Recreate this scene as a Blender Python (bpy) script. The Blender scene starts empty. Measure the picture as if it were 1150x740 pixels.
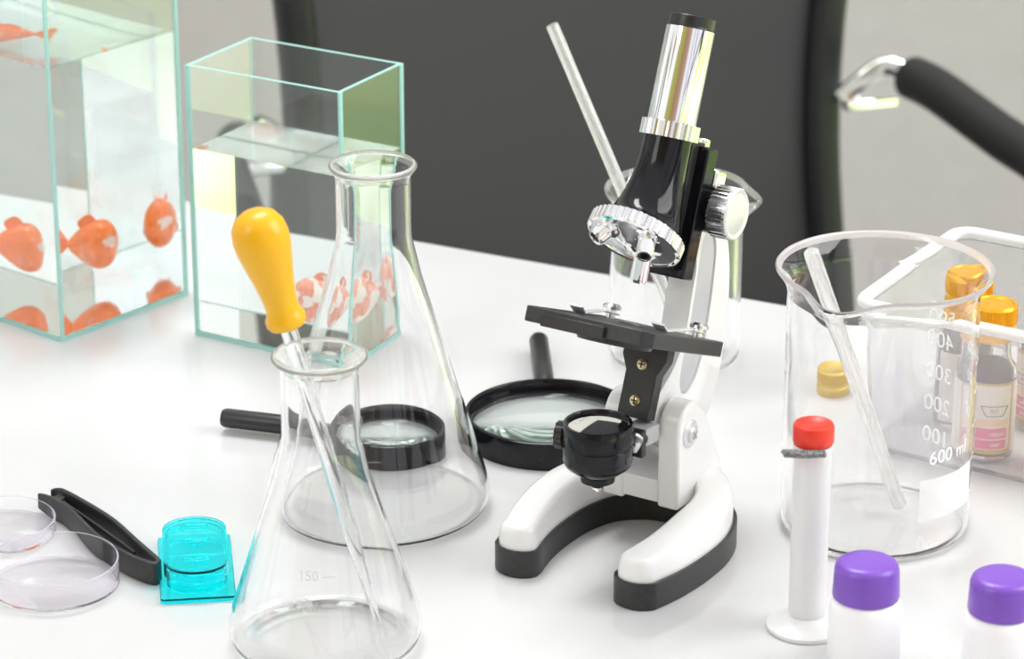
import bpy, bmesh, math, random
from mathutils import Vector, Matrix

S = bpy.context.scene
COL = S.collection
ZT = 0.75                                   # height of the table top
PI = math.pi

# ------------------------------------------------------------------ camera, light, exposure
cam = bpy.data.cameras.new('camera'); cam_o = bpy.data.objects.new('camera', cam); COL.objects.link(cam_o)
cam_o.location = (0, 0, ZT + 0.645)
cam_o.rotation_euler = (math.radians(90 - 21.5), 0, 0)
cam.sensor_width = 36; cam.lens = 36 * 3600 / 1150
cam.clip_start = 0.05; cam.clip_end = 60
cam.dof.use_dof = True; cam.dof.focus_distance = 1.50; cam.dof.aperture_fstop = 13
S.camera = cam_o
S.view_settings.view_transform = 'Standard'; S.view_settings.look = 'None'
S.view_settings.gamma = 1; S.view_settings.use_curve_mapping = False
S.view_settings.exposure = 0.12
S.cycles.max_bounces = 28; S.cycles.transmission_bounces = 28; S.cycles.transparent_max_bounces = 24
S.cycles.glossy_bounces = 12; S.cycles.diffuse_bounces = 4
S.cycles.caustics_refractive = True; S.cycles.caustics_reflective = True
S.cycles.sample_clamp_indirect = 8
S.cycles.blur_glossy = 0.0

def node(nt, t, **kw):
    n = nt.nodes.new(t)
    for k, v in kw.items(): setattr(n, k, v)
    return n
def L(nt, a, b): nt.links.new(a, b)
def ramp(nt, fac, stops, interp='LINEAR'):
    r = node(nt, 'ShaderNodeValToRGB'); r.color_ramp.interpolation = interp
    cr = r.color_ramp
    while len(cr.elements) > 1: cr.elements.remove(cr.elements[-1])
    cr.elements[0].position = stops[0][0]; cr.elements[0].color = (*stops[0][1], 1)
    for p, c in stops[1:]:
        e = cr.elements.new(p); e.color = (*c, 1)
    L(nt, fac, r.inputs[0]); return r.outputs[0]
def mixc(nt, fac, a, b):
    m = node(nt, 'ShaderNodeMix', data_type='RGBA')
    for i, v in ((0, fac), (6, a), (7, b)):
        if isinstance(v, (int, float)): m.inputs[i].default_value = v
        elif isinstance(v, tuple): m.inputs[i].default_value = (*v, 1)
        else: L(nt, v, m.inputs[i])
    return m.outputs[2]

w = bpy.data.worlds.new('bright_surroundings'); S.world = w; w.use_nodes = True
nt = w.node_tree; nt.nodes.clear()
tc = node(nt, 'ShaderNodeTexCoord'); sp = node(nt, 'ShaderNodeSeparateXYZ'); L(nt, tc.outputs['Generated'], sp.inputs[0])
mp = node(nt, 'ShaderNodeMapping'); mp.inputs['Scale'].default_value = (1.9, 1.9, 0.15); L(nt, tc.outputs['Generated'], mp.inputs[0])
nz = node(nt, 'ShaderNodeTexNoise'); nz.inputs['Scale'].default_value = 1.6; nz.inputs['Detail'].default_value = 0.6; L(nt, mp.outputs[0], nz.inputs['Vector'])
band = ramp(nt, nz.outputs[0], [(0.0, (.30, .24, .20)), (.34, (.42, .36, .24)), (.37, (1.15, 1.15, 1.15)), (.49, (1.1, 1.1, 1.12)), (.50, (.12, .11, .10)), (.515, (.30, .26, .12)), (.53, (1.1, 1.1, 1.1)), (.575, (1.1, 1.1, 1.15)), (.58, (.55, .55, .30)), (.605, (.5, .45, .3)), (.615, (1.15, 1.15, 1.15)), (.72, (.35, .32, .3))])  # random stripes in the surroundings, put in to vary the reflections
ng = node(nt, 'ShaderNodeMath', operation='MULTIPLY'); ng.inputs[1].default_value = -1; L(nt, sp.outputs[1], ng.inputs[0])
az = node(nt, 'ShaderNodeMath', operation='ARCTAN2'); L(nt, sp.outputs[0], az.inputs[0]); L(nt, ng.outputs[0], az.inputs[1])
an = node(nt, 'ShaderNodeMath', operation='MULTIPLY_ADD'); an.inputs[1].default_value = 1 / (2 * math.pi); an.inputs[2].default_value = .5; L(nt, az.outputs[0], an.inputs[0])
mirror_bands = ramp(nt, an.outputs[0], [(.34, (1.15, 1.15, 1.15)), (.372, (1.1, 1.1, 1.1)), (.385, (.50, .50, .16)), (.44, (.42, .38, .12)), (.46, (.40, .25, .15)), (.515, (.52, .36, .26)), (.53, (.95, .93, 1.02)), (.655, (.95, .94, 1.0)), (.660, (.06, .06, .10)), (.675, (.06, .06, .10)), (.68, (1.1, 1.1, 1.1)), (.712, (1.1, 1.1, 1.1)), (.716, (.10, .09, .22)), (.724, (.10, .09, .22)), (.73, (1.1, 1.1, 1.1))])  # invented colour bands on the camera side, added for the chrome to reflect
inr = ramp(nt, an.outputs[0], [(.335, (0, 0, 0)), (.345, (1, 1, 1)), (.735, (1, 1, 1)), (.745, (0, 0, 0))])
band = mixc(nt, inr, band, mirror_bands)
nz2 = node(nt, 'ShaderNodeTexNoise'); nz2.inputs['Scale'].default_value = 7; nz2.inputs['Detail'].default_value = 3; L(nt, tc.outputs['Generated'], nz2.inputs['Vector'])
green = ramp(nt, nz2.outputs[0], [(.3, (.8, 1.25, .32)), (.48, (1.5, 2.1, .72)), (.58, (2.3, 2.7, 1.2)), (.66, (3.0, 3.1, 2.7))])
top = ramp(nt, sp.outputs[2], [(0.0, (0, 0, 0)), (.62, (0, 0, 0)), (.78, (1, 1, 1))])
c1 = mixc(nt, top, band, (1.02, 1.03, 1.05))
rs = node(nt, 'ShaderNodeMath', operation='GREATER_THAN'); rs.inputs[1].default_value = 0.45; L(nt, sp.outputs[0], rs.inputs[0])
green = mixc(nt, rs.outputs[0], (.66, .71, .69), green)
low = node(nt, 'ShaderNodeMath', operation='LESS_THAN'); low.inputs[1].default_value = -0.03; L(nt, sp.outputs[2], low.inputs[0])
c2 = mixc(nt, low.outputs[0], c1, green)
bg = node(nt, 'ShaderNodeBackground'); L(nt, c2, bg.inputs[0]); bg.inputs[1].default_value = 0.88
wo = node(nt, 'ShaderNodeOutputWorld'); L(nt, bg.outputs[0], wo.inputs[0])

def area(name, loc, target, sx, sy, power, col=(1, 1, 1)):
    l = bpy.data.lights.new(name, 'AREA'); l.shape = 'RECTANGLE'; l.size = sx; l.size_y = sy; l.energy = power; l.color = col
    o = bpy.data.objects.new(name, l); COL.objects.link(o); o.location = loc
    o.rotation_euler = (Vector(target) - Vector(loc)).to_track_quat('-Z', 'Y').to_euler(); return o
area('window_light_right', (1.42, 1.2, 1.9), (0.05, 1.65, ZT), 1.0, 1.2, 20, (1, .99, .97))
area('fill_light_left', (-1.6, 0.2, 2.2), (0.0, 1.5, ZT), 0.8, 0.8, 7, (.97, .99, 1))  # added soft fill from the left; no window is built there
area('overhead_fill', (-0.2, 2.1, 2.55), (-0.1, 1.95, ZT), 0.9, 0.4, 20)  # added overhead fill for highlights and the rear desk; no ceiling fixture

# ------------------------------------------------------------------ materials
def principled(name, col, rough=.5, metal=0, **kw):
    m = bpy.data.materials.new(name); m.use_nodes = True
    b = m.node_tree.nodes['Principled BSDF']
    b.inputs['Base Color'].default_value = (*col, 1); b.inputs['Roughness'].default_value = rough; b.inputs['Metallic'].default_value = metal
    for k, v in kw.items(): b.inputs[k.replace('_', ' ')].default_value = v
    return m
def noisy(name, c1, c2, rough=.5, scale=300, bump=0, metal=0, **kw):
    m = principled(name, c1, rough, metal, **kw); nt = m.node_tree; b = nt.nodes['Principled BSDF']
    t = node(nt, 'ShaderNodeTexCoord'); n = node(nt, 'ShaderNodeTexNoise'); n.inputs['Scale'].default_value = scale; n.inputs['Detail'].default_value = 3
    L(nt, t.outputs['Object'], n.inputs['Vector'])
    L(nt, ramp(nt, n.outputs[0], [(.3, c1), (.7, c2)]), b.inputs['Base Color'])
    if bump:
        bp = node(nt, 'ShaderNodeBump'); bp.inputs['Strength'].default_value = bump; bp.inputs['Distance'].default_value = .0004
        L(nt, n.outputs[0], bp.inputs['Height']); L(nt, bp.outputs[0], b.inputs['Normal'])
    return m
def glassy(name, col, rough=0.0, ior=1.46, absorb=None, dens=0):
    m = bpy.data.materials.new(name); m.use_nodes = True; nt = m.node_tree; nt.nodes.clear()
    g = node(nt, 'ShaderNodeBsdfGlass'); g.inputs[0].default_value = (*col, 1); g.inputs['Roughness'].default_value = rough; g.inputs['IOR'].default_value = ior
    o = node(nt, 'ShaderNodeOutputMaterial'); L(nt, g.outputs[0], o.inputs[0])
    if absorb:
        v = node(nt, 'ShaderNodeVolumeAbsorption'); v.inputs[0].default_value = (*absorb, 1); v.inputs[1].default_value = dens; L(nt, v.outputs[0], o.inputs[1])
    return m
M = {}
M['table'] = noisy('glossy_white_laminate', (.60, .60, .605), (.63, .63, .632), .13, 12)
M['edge'] = principled('white_edge_band', (.85, .85, .85), .35)
M['leg'] = principled('grey_powder_coat', (.45, .45, .46), .4)
M['floor'] = noisy('light_grey_floor', (.62, .60, .58), (.70, .68, .66), .35, 6)
M['wall'] = noisy('warm_grey_wall_paint', (.52, .507, .492), (.545, .532, .517), .85, 40)
M['frame'] = principled('dark_window_frame', (.12, .12, .13), .4)
M['glass'] = glassy('borosilicate_glass', (1, 1, 1), 0, 1.38)
M['rod'] = glassy('glass_rod', (1, 1, 1), 0, 1.42)
M['tank'] = glassy('aquarium_glass', (.985, 1, .994), 0, 1.42)
M['tankedge'] = glassy('ground_glass_edge', (.45, .90, .84), .5, 1.3)
nt = M['tankedge'].node_tree; g_ = nt.nodes['Glass BSDF']; d_ = node(nt, 'ShaderNodeBsdfTranslucent'); d_.inputs[0].default_value = (.60, .92, .87, 1); d2 = node(nt, 'ShaderNodeBsdfDiffuse'); d2.inputs[0].default_value = (.58, .90, .85, 1)
ms = node(nt, 'ShaderNodeMixShader'); ms.inputs[0].default_value = .55; L(nt, d_.outputs[0], ms.inputs[1]); L(nt, d2.outputs[0], ms.inputs[2])
L(nt, ms.outputs[0], nt.nodes['Material Output'].inputs[0])
M['water'] = glassy('clear_water', (1, 1, 1), 0, 1.333, (.60, .95, .90), .7)
M['tint'] = glassy('cyan_clear_plastic', (.50, .99, 1.0), .02, 1.33)
M['petri'] = glassy('clear_polystyrene', (.997, .990, 1), 0, 1.16)
M['tray'] = glassy('milky_tray_plastic', (1, 1, 1), .03, 1.15)
nt = M['tray'].node_tree; g_ = nt.nodes['Glass BSDF']; d_ = node(nt, 'ShaderNodeBsdfTranslucent'); d2 = node(nt, 'ShaderNodeBsdfDiffuse'); d_.inputs[0].default_value = (.93, .93, .97, 1); d2.inputs[0].default_value = (.93, .93, .97, 1)
ms = node(nt, 'ShaderNodeMixShader'); ms.inputs[0].default_value = .5; L(nt, d_.outputs[0], ms.inputs[1]); L(nt, d2.outputs[0], ms.inputs[2])
mx = node(nt, 'ShaderNodeMixShader'); mx.inputs[0].default_value = .22; L(nt, g_.outputs[0], mx.inputs[1]); L(nt, ms.outputs[0], mx.inputs[2]); L(nt, mx.outputs[0], nt.nodes['Material Output'].inputs[0])
M['frost'] = principled('milky_plastic', (.985, .985, .99), .35, Transmission_Weight=.35, IOR=1.3)
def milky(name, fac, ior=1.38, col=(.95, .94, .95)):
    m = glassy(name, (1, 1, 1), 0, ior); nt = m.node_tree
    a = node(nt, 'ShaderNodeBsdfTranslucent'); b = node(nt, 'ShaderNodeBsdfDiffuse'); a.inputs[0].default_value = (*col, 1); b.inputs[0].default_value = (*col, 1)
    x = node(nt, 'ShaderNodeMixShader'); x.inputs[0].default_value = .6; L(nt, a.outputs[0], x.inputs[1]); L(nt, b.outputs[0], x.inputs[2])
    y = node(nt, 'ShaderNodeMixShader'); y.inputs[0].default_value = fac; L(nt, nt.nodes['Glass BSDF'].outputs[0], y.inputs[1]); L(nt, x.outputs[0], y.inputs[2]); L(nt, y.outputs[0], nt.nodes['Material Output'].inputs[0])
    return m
M['rimb'] = milky('lightened_beaker_rim', .42, 1.38, (.96, .90, .91))  # pinkish white mixed into the glass stands for bright reflections on the rim
M['rimf'] = milky('flask_rim', .22, 1.38, (.93, .94, .88))  # whitish mix for reflections on the flask and small beaker rims
M['rodm'] = milky('whitened_glass_rod', .20, 1.4)  # clear rod whitened in its colour to look brightly lit
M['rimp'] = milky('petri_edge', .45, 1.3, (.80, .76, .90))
M['lens'] = glassy('lens_glass', (.99, 1, .995), 0, 1.45, (.3, .92, .78), 5)
M['chrome'] = principled('chrome', (.93, .93, .93), .05, 1)
M['satin'] = principled('satin_chrome', (.86, .86, .87), .18, 1)
M['silver'] = principled('brushed_silver', (.80, .80, .82), .42, .75)
M['clip'] = principled('bright_tin', (.82, .82, .84), .3, .25)
M['brass'] = principled('brass_screw', (.72, .62, .38), .3, 1)
M['black'] = noisy('glossy_black_plastic', (.005, .0055, .008), (.008, .008, .011), .1, 200, Specular_IOR_Level=.32)
M['dark'] = noisy('satin_black_plastic', (.014, .014, .015), (.02, .02, .021), .33, 250)
M['rubber'] = noisy('black_rubber', (.016, .017, .017), (.028, .029, .030), .38, 500, .15)
M['stage'] = noisy('charcoal_plastic', (.022, .022, .024), (.034, .034, .037), .35, 400)
M['white'] = principled('white_enamel', (.86, .86, .855), .22, Coat_Weight=.4)
M['panel'] = principled('light_grey_enamel', (.52, .52, .54), .35)
M['yellow'] = noisy('yellow_rubber', (.86, .43, .003), (.90, .47, .004), .3, 20, Subsurface_Weight=.05)
M['purple'] = noisy('purple_plastic', (.20, .075, .50), (.225, .085, .54), .32, 30)
M['red'] = noisy('red_plastic', (.86, .035, .015), (.95, .05, .02), .35, 30, Transmission_Weight=.15)
M['redclear'] = glassy('red_clear_plastic', (1, .30, .30), .25, 1.3)
M['gold'] = principled('gold_foil_cap', (.90, .46, .02), .28, .6)
M['goldpale'] = principled('gold_painted_cap', (.72, .50, .11), .35, .35)
M['print'] = principled('white_print', (.95, .95, .95), .5)
M['wash'] = principled('white_marking_patch', (.93, .93, .93), .5, Alpha=.55)
M['grad'] = principled('pale_grey_print', (.62, .63, .64), .5, Alpha=.3)
M['label'] = principled('cream_paper', (.84, .78, .74), .6)
M['labelgold'] = principled('gold_ink', (.62, .43, .12), .4, .2)
M['pink'] = principled('pink_ink', (.86, .16, .32), .5)
M['peach'] = principled('peach_ink', (.93, .62, .42), .5)
M['ink'] = principled('dark_ink', (.12, .12, .13), .5)
M['yglabel'] = principled('yellow_green_paper', (.78, .70, .08), .5)
M['liquid'] = glassy('dark_purple_liquid', (.55, .50, .62), 0, 1.35, (.32, .25, .50), 95)
M['orangeliq'] = glassy('orange_liquid', (1, .55, .3), 0, 1.34, (.9, .3, .08), 60)
M['bottle'] = glassy('bottle_glass', (.97, .97, .98), 0, 1.45)
M['whiteplastic'] = noisy('white_bottle_plastic', (.93, .92, .95), (.95, .94, .97), .3, 20)
M['foam'] = noisy('black_armrest_foam', (.013, .013, .013), (.022, .022, .022), .6, 500, .3)
M['post'] = noisy('black_chair_frame', (.010, .011, .012), (.014, .015, .016), .45, 100)
M['orange'] = principled('orange_red_paper', (.85, .22, .08), .5)
M['greycoil'] = noisy('dark_grey_coil', (.05, .055, .055), (.35, .36, .36), .35, 900)

# chair mesh fabric: fine horizontal weave
m = principled('mesh_fabric', (.06, .06, .06), .7); nt = m.node_tree; b = nt.nodes['Principled BSDF']
t = node(nt, 'ShaderNodeTexCoord'); s = node(nt, 'ShaderNodeSeparateXYZ'); L(nt, t.outputs['Object'], s.inputs[0])
wv = node(nt, 'ShaderNodeTexWave'); wv.bands_direction = 'Z'; wv.inputs['Scale'].default_value = 130; wv.inputs['Distortion'].default_value = .4; L(nt, t.outputs['Object'], wv.inputs[0])
wx = node(nt, 'ShaderNodeTexWave'); wx.bands_direction = 'X'; wx.inputs['Scale'].default_value = 150; L(nt, t.outputs['Object'], wx.inputs[0])
ad = node(nt, 'ShaderNodeMath', operation='MULTIPLY'); L(nt, wv.outputs[1], ad.inputs[0]); L(nt, wx.outputs[1], ad.inputs[1])
L(nt, ramp(nt, ad.outputs[0], [(0, (.055, .053, .058)), (1, (.089, .087, .092))]), b.inputs['Base Color'])
M['mesh'] = m

def fish_mat(name, c_a, c_b, c_w, thr):
    m = principled(name, c_a, .3, Coat_Weight=.4); nt = m.node_tree; b = nt.nodes['Principled BSDF']
    t = node(nt, 'ShaderNodeTexCoord')
    n = node(nt, 'ShaderNodeTexNoise'); n.inputs['Scale'].default_value = 85; n.inputs['Detail'].default_value = 2; L(nt, t.outputs['Object'], n.inputs['Vector'])
    v = node(nt, 'ShaderNodeTexVoronoi'); v.inputs['Scale'].default_value = 520; L(nt, t.outputs['Object'], v.inputs['Vector'])
    sc = ramp(nt, v.outputs['Distance'], [(.0, c_b), (.6, c_a)])
    L(nt, mixc(nt, ramp(nt, n.outputs[0], [(thr, (0, 0, 0)), (thr + .04, (1, 1, 1))]), sc, c_w), b.inputs['Base Color'])
    bp = node(nt, 'ShaderNodeBump'); bp.inputs['Strength'].default_value = .4; bp.inputs['Distance'].default_value = .0005; L(nt, v.outputs['Distance'], bp.inputs['Height']); L(nt, bp.outputs[0], b.inputs['Normal'])
    return m
M['fish'] = fish_mat('orange_fish_scales', (1.0, .16, .008), (1.0, .26, .015), (.95, .62, .55), .64)
M['fishpale'] = fish_mat('pale_fish_scales', (.85, .26, .16), (.95, .42, .30), (.93, .80, .74), .52)
M['fin'] = principled('fish_fin', (.95, .45, .30), .4, Transmission_Weight=.5)
M['eye'] = principled('fish_eye', (.02, .02, .02), .1)

# ------------------------------------------------------------------ mesh helpers (all local sizes in millimetres)
mm = 0.001
def obj(name, bm, mat, parent=None, smooth=True, ang=35, bevel=0, seg=2):
    me = bpy.data.meshes.new(name)
    bmesh.ops.remove_doubles(bm, verts=bm.verts, dist=1e-5)
    bmesh.ops.recalc_face_normals(bm, faces=bm.faces)
    for v in bm.verts: v.co *= mm
    bm.to_mesh(me); bm.free()
    if smooth:
        me.shade_smooth(); me.set_sharp_from_angle(angle=math.radians(ang))
    o = bpy.data.objects.new(name, me); COL.objects.link(o)
    for x in (mat if isinstance(mat, (list, tuple)) else [mat]): me.materials.append(x)
    if parent: o.parent = parent
    if bevel:
        b = o.modifiers.new('bevel', 'BEVEL'); b.width = bevel * mm; b.segments = seg; b.limit_method = 'ANGLE'; b.angle_limit = math.radians(40)
    return o
def tag(o, label=None, cat=None, group=None, kind=None):
    for k, v in (('label', label), ('category', cat), ('group', group), ('kind', kind)):
        if v: o[k] = v
    return o
def thing(name, label, cat, loc, rotz=0, group=None):
    o = bpy.data.objects.new(name, None); COL.objects.link(o); o.empty_display_size = .01
    o.location = loc; o.rotation_euler = (0, 0, rotz); return tag(o, label, cat, group)
def NB(): return bmesh.new()
def lathe(bm, prof, seg=64, axis=None, org=(0, 0, 0), deform=None, close=False):
    """revolve (r, z) pairs about local z, or about a given axis"""
    q = Vector((0, 0, 1)).rotation_difference(Vector(axis)) if axis is not None else None
    rings = []
    for r, z in prof:
        if r < 1e-6:
            p = Vector((0, 0, z)); 
            if deform: p = deform(p)
            if q: p = q @ p
            rings.append([bm.verts.new(p + Vector(org))]); continue
        ring = []
        for i in range(seg):
            a = 2 * PI * i / seg; p = Vector((r * math.cos(a), r * math.sin(a), z))
            if deform: p = deform(p)
            if q: p = q @ p
            ring.append(bm.verts.new(p + Vector(org)))
        rings.append(ring)
    pairs = list(zip(rings, rings[1:])) + ([(rings[-1], rings[0])] if close else [])
    for a, b in pairs:
        if len(a) == 1 and len(b) == 1: continue
        for i in range(seg):
            j = (i + 1) % seg
            if len(a) == 1: bm.faces.new((a[0], b[j], b[i]))
            elif len(b) == 1: bm.faces.new((a[i], a[j], b[0]))
            else: bm.faces.new((a[i], a[j], b[j], b[i]))
    return bm
def box(bm, c, s, R=None):
    r = bmesh.ops.create_cube(bm, size=1)
    for v in r['verts']:
        p = Vector((v.co.x * s[0], v.co.y * s[1], v.co.z * s[2]))
        v.co = (R @ p if R else p) + Vector(c)
    return bm
def prism(bm, pts, z0, z1, f=None):
    """extrude a polygon of (u, v) pairs; f maps (u, v, w) to a point"""
    f = f or (lambda u, v, w_: (u, v, w_))
    a = [bm.verts.new(f(u, v, z0)) for u, v in pts]; b = [bm.verts.new(f(u, v, z1)) for u, v in pts]
    n = len(pts)
    bm.faces.new(a[::-1]); bm.faces.new(b)
    for i in range(n): bm.faces.new((a[i], a[(i + 1) % n], b[(i + 1) % n], b[i]))
    return bm
def frames(path):
    P = [Vector(p) for p in path]; T = []
    for i in range(len(P)):
        a = P[max(i - 1, 0)]; b = P[min(i + 1, len(P) - 1)]; T.append((b - a).normalized())
    up = Vector((0, 0, 1)) if abs(T[0].z) < .9 else Vector((1, 0, 0))
    n = (up - T[0] * up.dot(T[0])).normalized(); out = []
    for p, t in zip(P, T):
        n = (n - t * n.dot(t)).normalized(); out.append((p, t, n, t.cross(n)))
    return out
def sweep(bm, path, sec, scale=None):
    """sweep a closed section [(n, b)] along a path"""
    rings = []
    for k, (p, t, n, b) in enumerate(frames(path)):
        s_ = scale[k] if scale else 1
        rings.append([bm.verts.new(p + n * (u * s_) + b * (v * s_)) for u, v in sec])
    m_ = len(sec)
    for a, b in zip(rings, rings[1:]):
        for i in range(m_): bm.faces.new((a[i], a[(i + 1) % m_], b[(i + 1) % m_], b[i]))
    bm.faces.new(rings[0][::-1]); bm.faces.new(rings[-1])
    return bm
def circ(r, n=24): return [(r * math.cos(2 * PI * i / n), r * math.sin(2 * PI * i / n)) for i in range(n)]
def tube(bm, path, r, n=20, scale=None): return sweep(bm, path, circ(r, n), scale)
def cr(P, k=8, closed=False):
    P = [Vector(p) for p in P]; n = len(P); out = []
    rng = range(n) if closed else range(n - 1)
    for i in rng:
        g = (lambda j: P[j % n]) if closed else (lambda j: P[min(max(j, 0), n - 1)])
        a, b, c, d = g(i - 1), g(i), g(i + 1), g(i + 2)
        for j in range(k):
            t = j / k
            out.append(.5 * ((2 * b) + (c - a) * t + (2 * a - 5 * b + 4 * c - d) * t * t + (3 * b - 3 * c + d - a) * t ** 3))
    if not closed: out.append(P[-1])
    return out
def cr2(P, k=8, closed=False): return [(v.x, v.y) for v in cr([(a, b, 0) for a, b in P], k, closed)]
def rrect(w_, d_, r, n=5, cx=0, cy=0):
    out = []
    for sx, sy, a0 in ((1, 1, 0), (-1, 1, 90), (-1, -1, 180), (1, -1, 270)):
        for i in range(n + 1):
            a = math.radians(a0 + 90 * i / n); out.append((cx + sx * (w_ / 2 - r) + r * math.cos(a), cy + sy * (d_ / 2 - r) + r * math.sin(a)))
    return out
def gear(bm, r, h, teeth, depth, axis, org, taper=0):
    q = Vector((0, 0, 1)).rotation_difference(Vector(axis).normalized()); ra = []; rb = []; n = teeth * 4
    def rr(i): return r - (depth if (i % 4) in (2, 3) else 0)
    for z, lst, k in ((0, ra, 0), (h, rb, taper)):
        for i in range(n):
            a = 2 * PI * i / n; R_ = rr(i) - k; lst.append(bm.verts.new(q @ Vector((R_ * math.cos(a), R_ * math.sin(a), z)) + Vector(org)))
    bm.faces.new(ra[::-1]); bm.faces.new(rb)
    for i in range(n): bm.faces.new((ra[i], ra[(i + 1) % n], rb[(i + 1) % n], rb[i]))
    return bm
def text_bm(txt, size, wrap=None, depth=.15):
    """text as a mesh, local x right and y up; wrap(x, y, z) bends it"""
    cu = bpy.data.curves.new('t', 'FONT'); cu.body = txt; cu.size = size; cu.align_x = 'CENTER'; cu.align_y = 'CENTER'; cu.extrude = depth / 2; cu.resolution_u = 4
    o = bpy.data.objects.new('t', cu); COL.objects.link(o)
    me = bpy.data.meshes.new_from_object(o.evaluated_get(bpy.context.evaluated_depsgraph_get()))
    bm = NB(); bm.from_mesh(me); bpy.data.objects.remove(o); bpy.data.curves.remove(cu); bpy.data.meshes.remove(me)
    for v in bm.verts: v.co = Vector(wrap(*v.co)) if wrap else v.co
    return bm
def cylwrap(R, phi, z0):
    def f(x, y, z):
        a = math.radians(phi) + x / R; r = R + z
        return (r * math.sin(a), -r * math.cos(a), z0 + y)
    return f
def patch(R, p0, p1, z0, z1, th=.1, n=16):
    bm = NB(); V = []
    for i in range(n + 1):
        a = math.radians(p0 + (p1 - p0) * i / n)
        V.append([bm.verts.new((r * math.sin(a), -r * math.cos(a), z)) for r, z in ((R, z0), (R + th, z0), (R + th, z1), (R, z1))])
    for a, b in zip(V, V[1:]):
        for i in range(4): bm.faces.new((a[i], a[(i + 1) % 4], b[(i + 1) % 4], b[i]))
    bm.faces.new(V[0]); bm.faces.new(V[-1][::-1]); return bm

# ------------------------------------------------------------------ the room
def struct(name, bm, mat, **kw): return tag(obj(name, bm, mat, **kw), kind='structure')
struct('floor', box(NB(), (-450, 600, -10), (3900, 5400, 20)), M['floor'], smooth=False)
struct('wall_back', box(NB(), (-300, 3220, 1400), (4200, 80, 2800)), M['wall'], smooth=False)
struct('baseboard_back', box(NB(), (-300, 3173, 50), (4200, 14, 100)), M['edge'], smooth=False)
bm = NB()
for y in (-1900, -600, 700, 2000, 3150): box(bm, (1480, y, 1400), (60, 60, 2800))
for z in (30, 1100, 2770): box(bm, (1480, 600, z), (50, 5100, 50))
struct('window_1', bm, M['frame'], smooth=False)

# ------------------------------------------------------------------ table
e = Vector((.893, -.45, 0)); nrm = Vector((.45, .893, 0))
yaw_t = math.atan2(-.45, .893)
cen = Vector((.0, 1.7523, 0)) - nrm * .40
t = thing('desk', 'glossy white desk that carries the laboratory glassware', 'table', (cen.x, cen.y, 0), yaw_t)
bm = NB(); prism(bm, rrect(1700, 800, 12), 725, 750)
obj('tabletop', bm, M['table'], t, bevel=1.5)
for sx in (-1, 1):
    for sy in (-1, 1):
        obj('leg', box(NB(), (sx * 790, sy * 345, 362), (45, 45, 724)), M['leg'], t, bevel=2)
obj('apron', box(NB(), (0, 345, 695), (1534, 20, 58)), M['leg'], t, bevel=1)

# ------------------------------------------------------------------ office chair behind the table
ch = thing('office_chair', 'black mesh office chair with padded armrests behind the white desk', 'chair', (.049, 2.33, 0), math.radians(17.5))
def bx_(z):   # curved outline of the back: half width at a height
    return 232 - 9 * math.cos((z - 640) / 90.)
zs = [430 + i * 30 for i in range(22)]
for s_ in (-1, 1):
    path = [(s_ * (bx_(z) - 15), 12 * math.sin((z - 430) / 630 * PI) + 8, z) for z in zs]
    obj('back_post', sweep(NB(), path, rrect(28, 30, 9, 4)), M['post'], ch)
path = [(x, 8 + 20 * (1 - (x / 215) ** 2), 425) for x in range(-215, 216, 43)]
obj('bottom_rail', tube(NB(), path, 14), M['post'], ch)
path = [(x, 8 + 20 * (1 - (x / 215) ** 2), 1070) for x in range(-215, 216, 43)]
obj('top_rail', tube(NB(), path, 16), M['post'], ch)
bm = NB(); G = []
for z in [425 + i * 32.2 for i in range(21)]:
    hw = bx_(z) - 22; G.append([[bm.verts.new((hw * k / 12, 12 * math.sin((z - 430) / 630 * PI) + 8 + 22 * (1 - (k / 12) ** 2) + d, z)) for k in range(-12, 13)] for d in (0, 3)])
for a, b_ in zip(G, G[1:]):
    for d in (0, 1):
        for i in range(24): bm.faces.new((a[d][i], a[d][i + 1], b_[d][i + 1], b_[d][i]))
obj('mesh_back', bm, M['mesh'], ch)
obj('seat', prism(NB(), cr2([(-235, -440), (0, -470), (235, -440), (250, -220), (225, -20), (0, 0), (-225, -20), (-250, -220)], 6, True), 400, 460), M['foam'], ch, bevel=18, seg=4)
obj('back_bracket', sweep(NB(), cr([(0, 50, 470), (0, 62, 440), (0, 40, 400), (0, -80, 388)], 5), rrect(18, 70, 6, 3)), M['post'], ch)
obj('gas_column', lathe(NB(), [(0, 110), (28, 110), (28, 250), (18, 250), (18, 385), (60, 388), (60, 399), (0, 399)], 32, org=(0, -220, 0)), M['post'], ch)
for k in range(5):
    a = 2 * PI * k / 5 + .3; d = Vector((math.cos(a), math.sin(a), 0)); o_ = Vector((0, -220, 0))
    lg = obj('leg', tube(NB(), [o_ + d * 20 + Vector((0, 0, 115)), o_ + d * 150 + Vector((0, 0, 100)), o_ + d * 300 + Vector((0, 0, 72))], 20, 16, [1.1, .9, .65]), M['post'], ch)
    obj('caster', lathe(NB(), [(0, -18), (22, -18), (26, -12), (26, 12), (22, 18), (0, 18)], 24, axis=(-d.y, d.x, 0), org=o_ + d * 300 + Vector((0, 0, 28))), M['dark'], lg)
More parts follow.
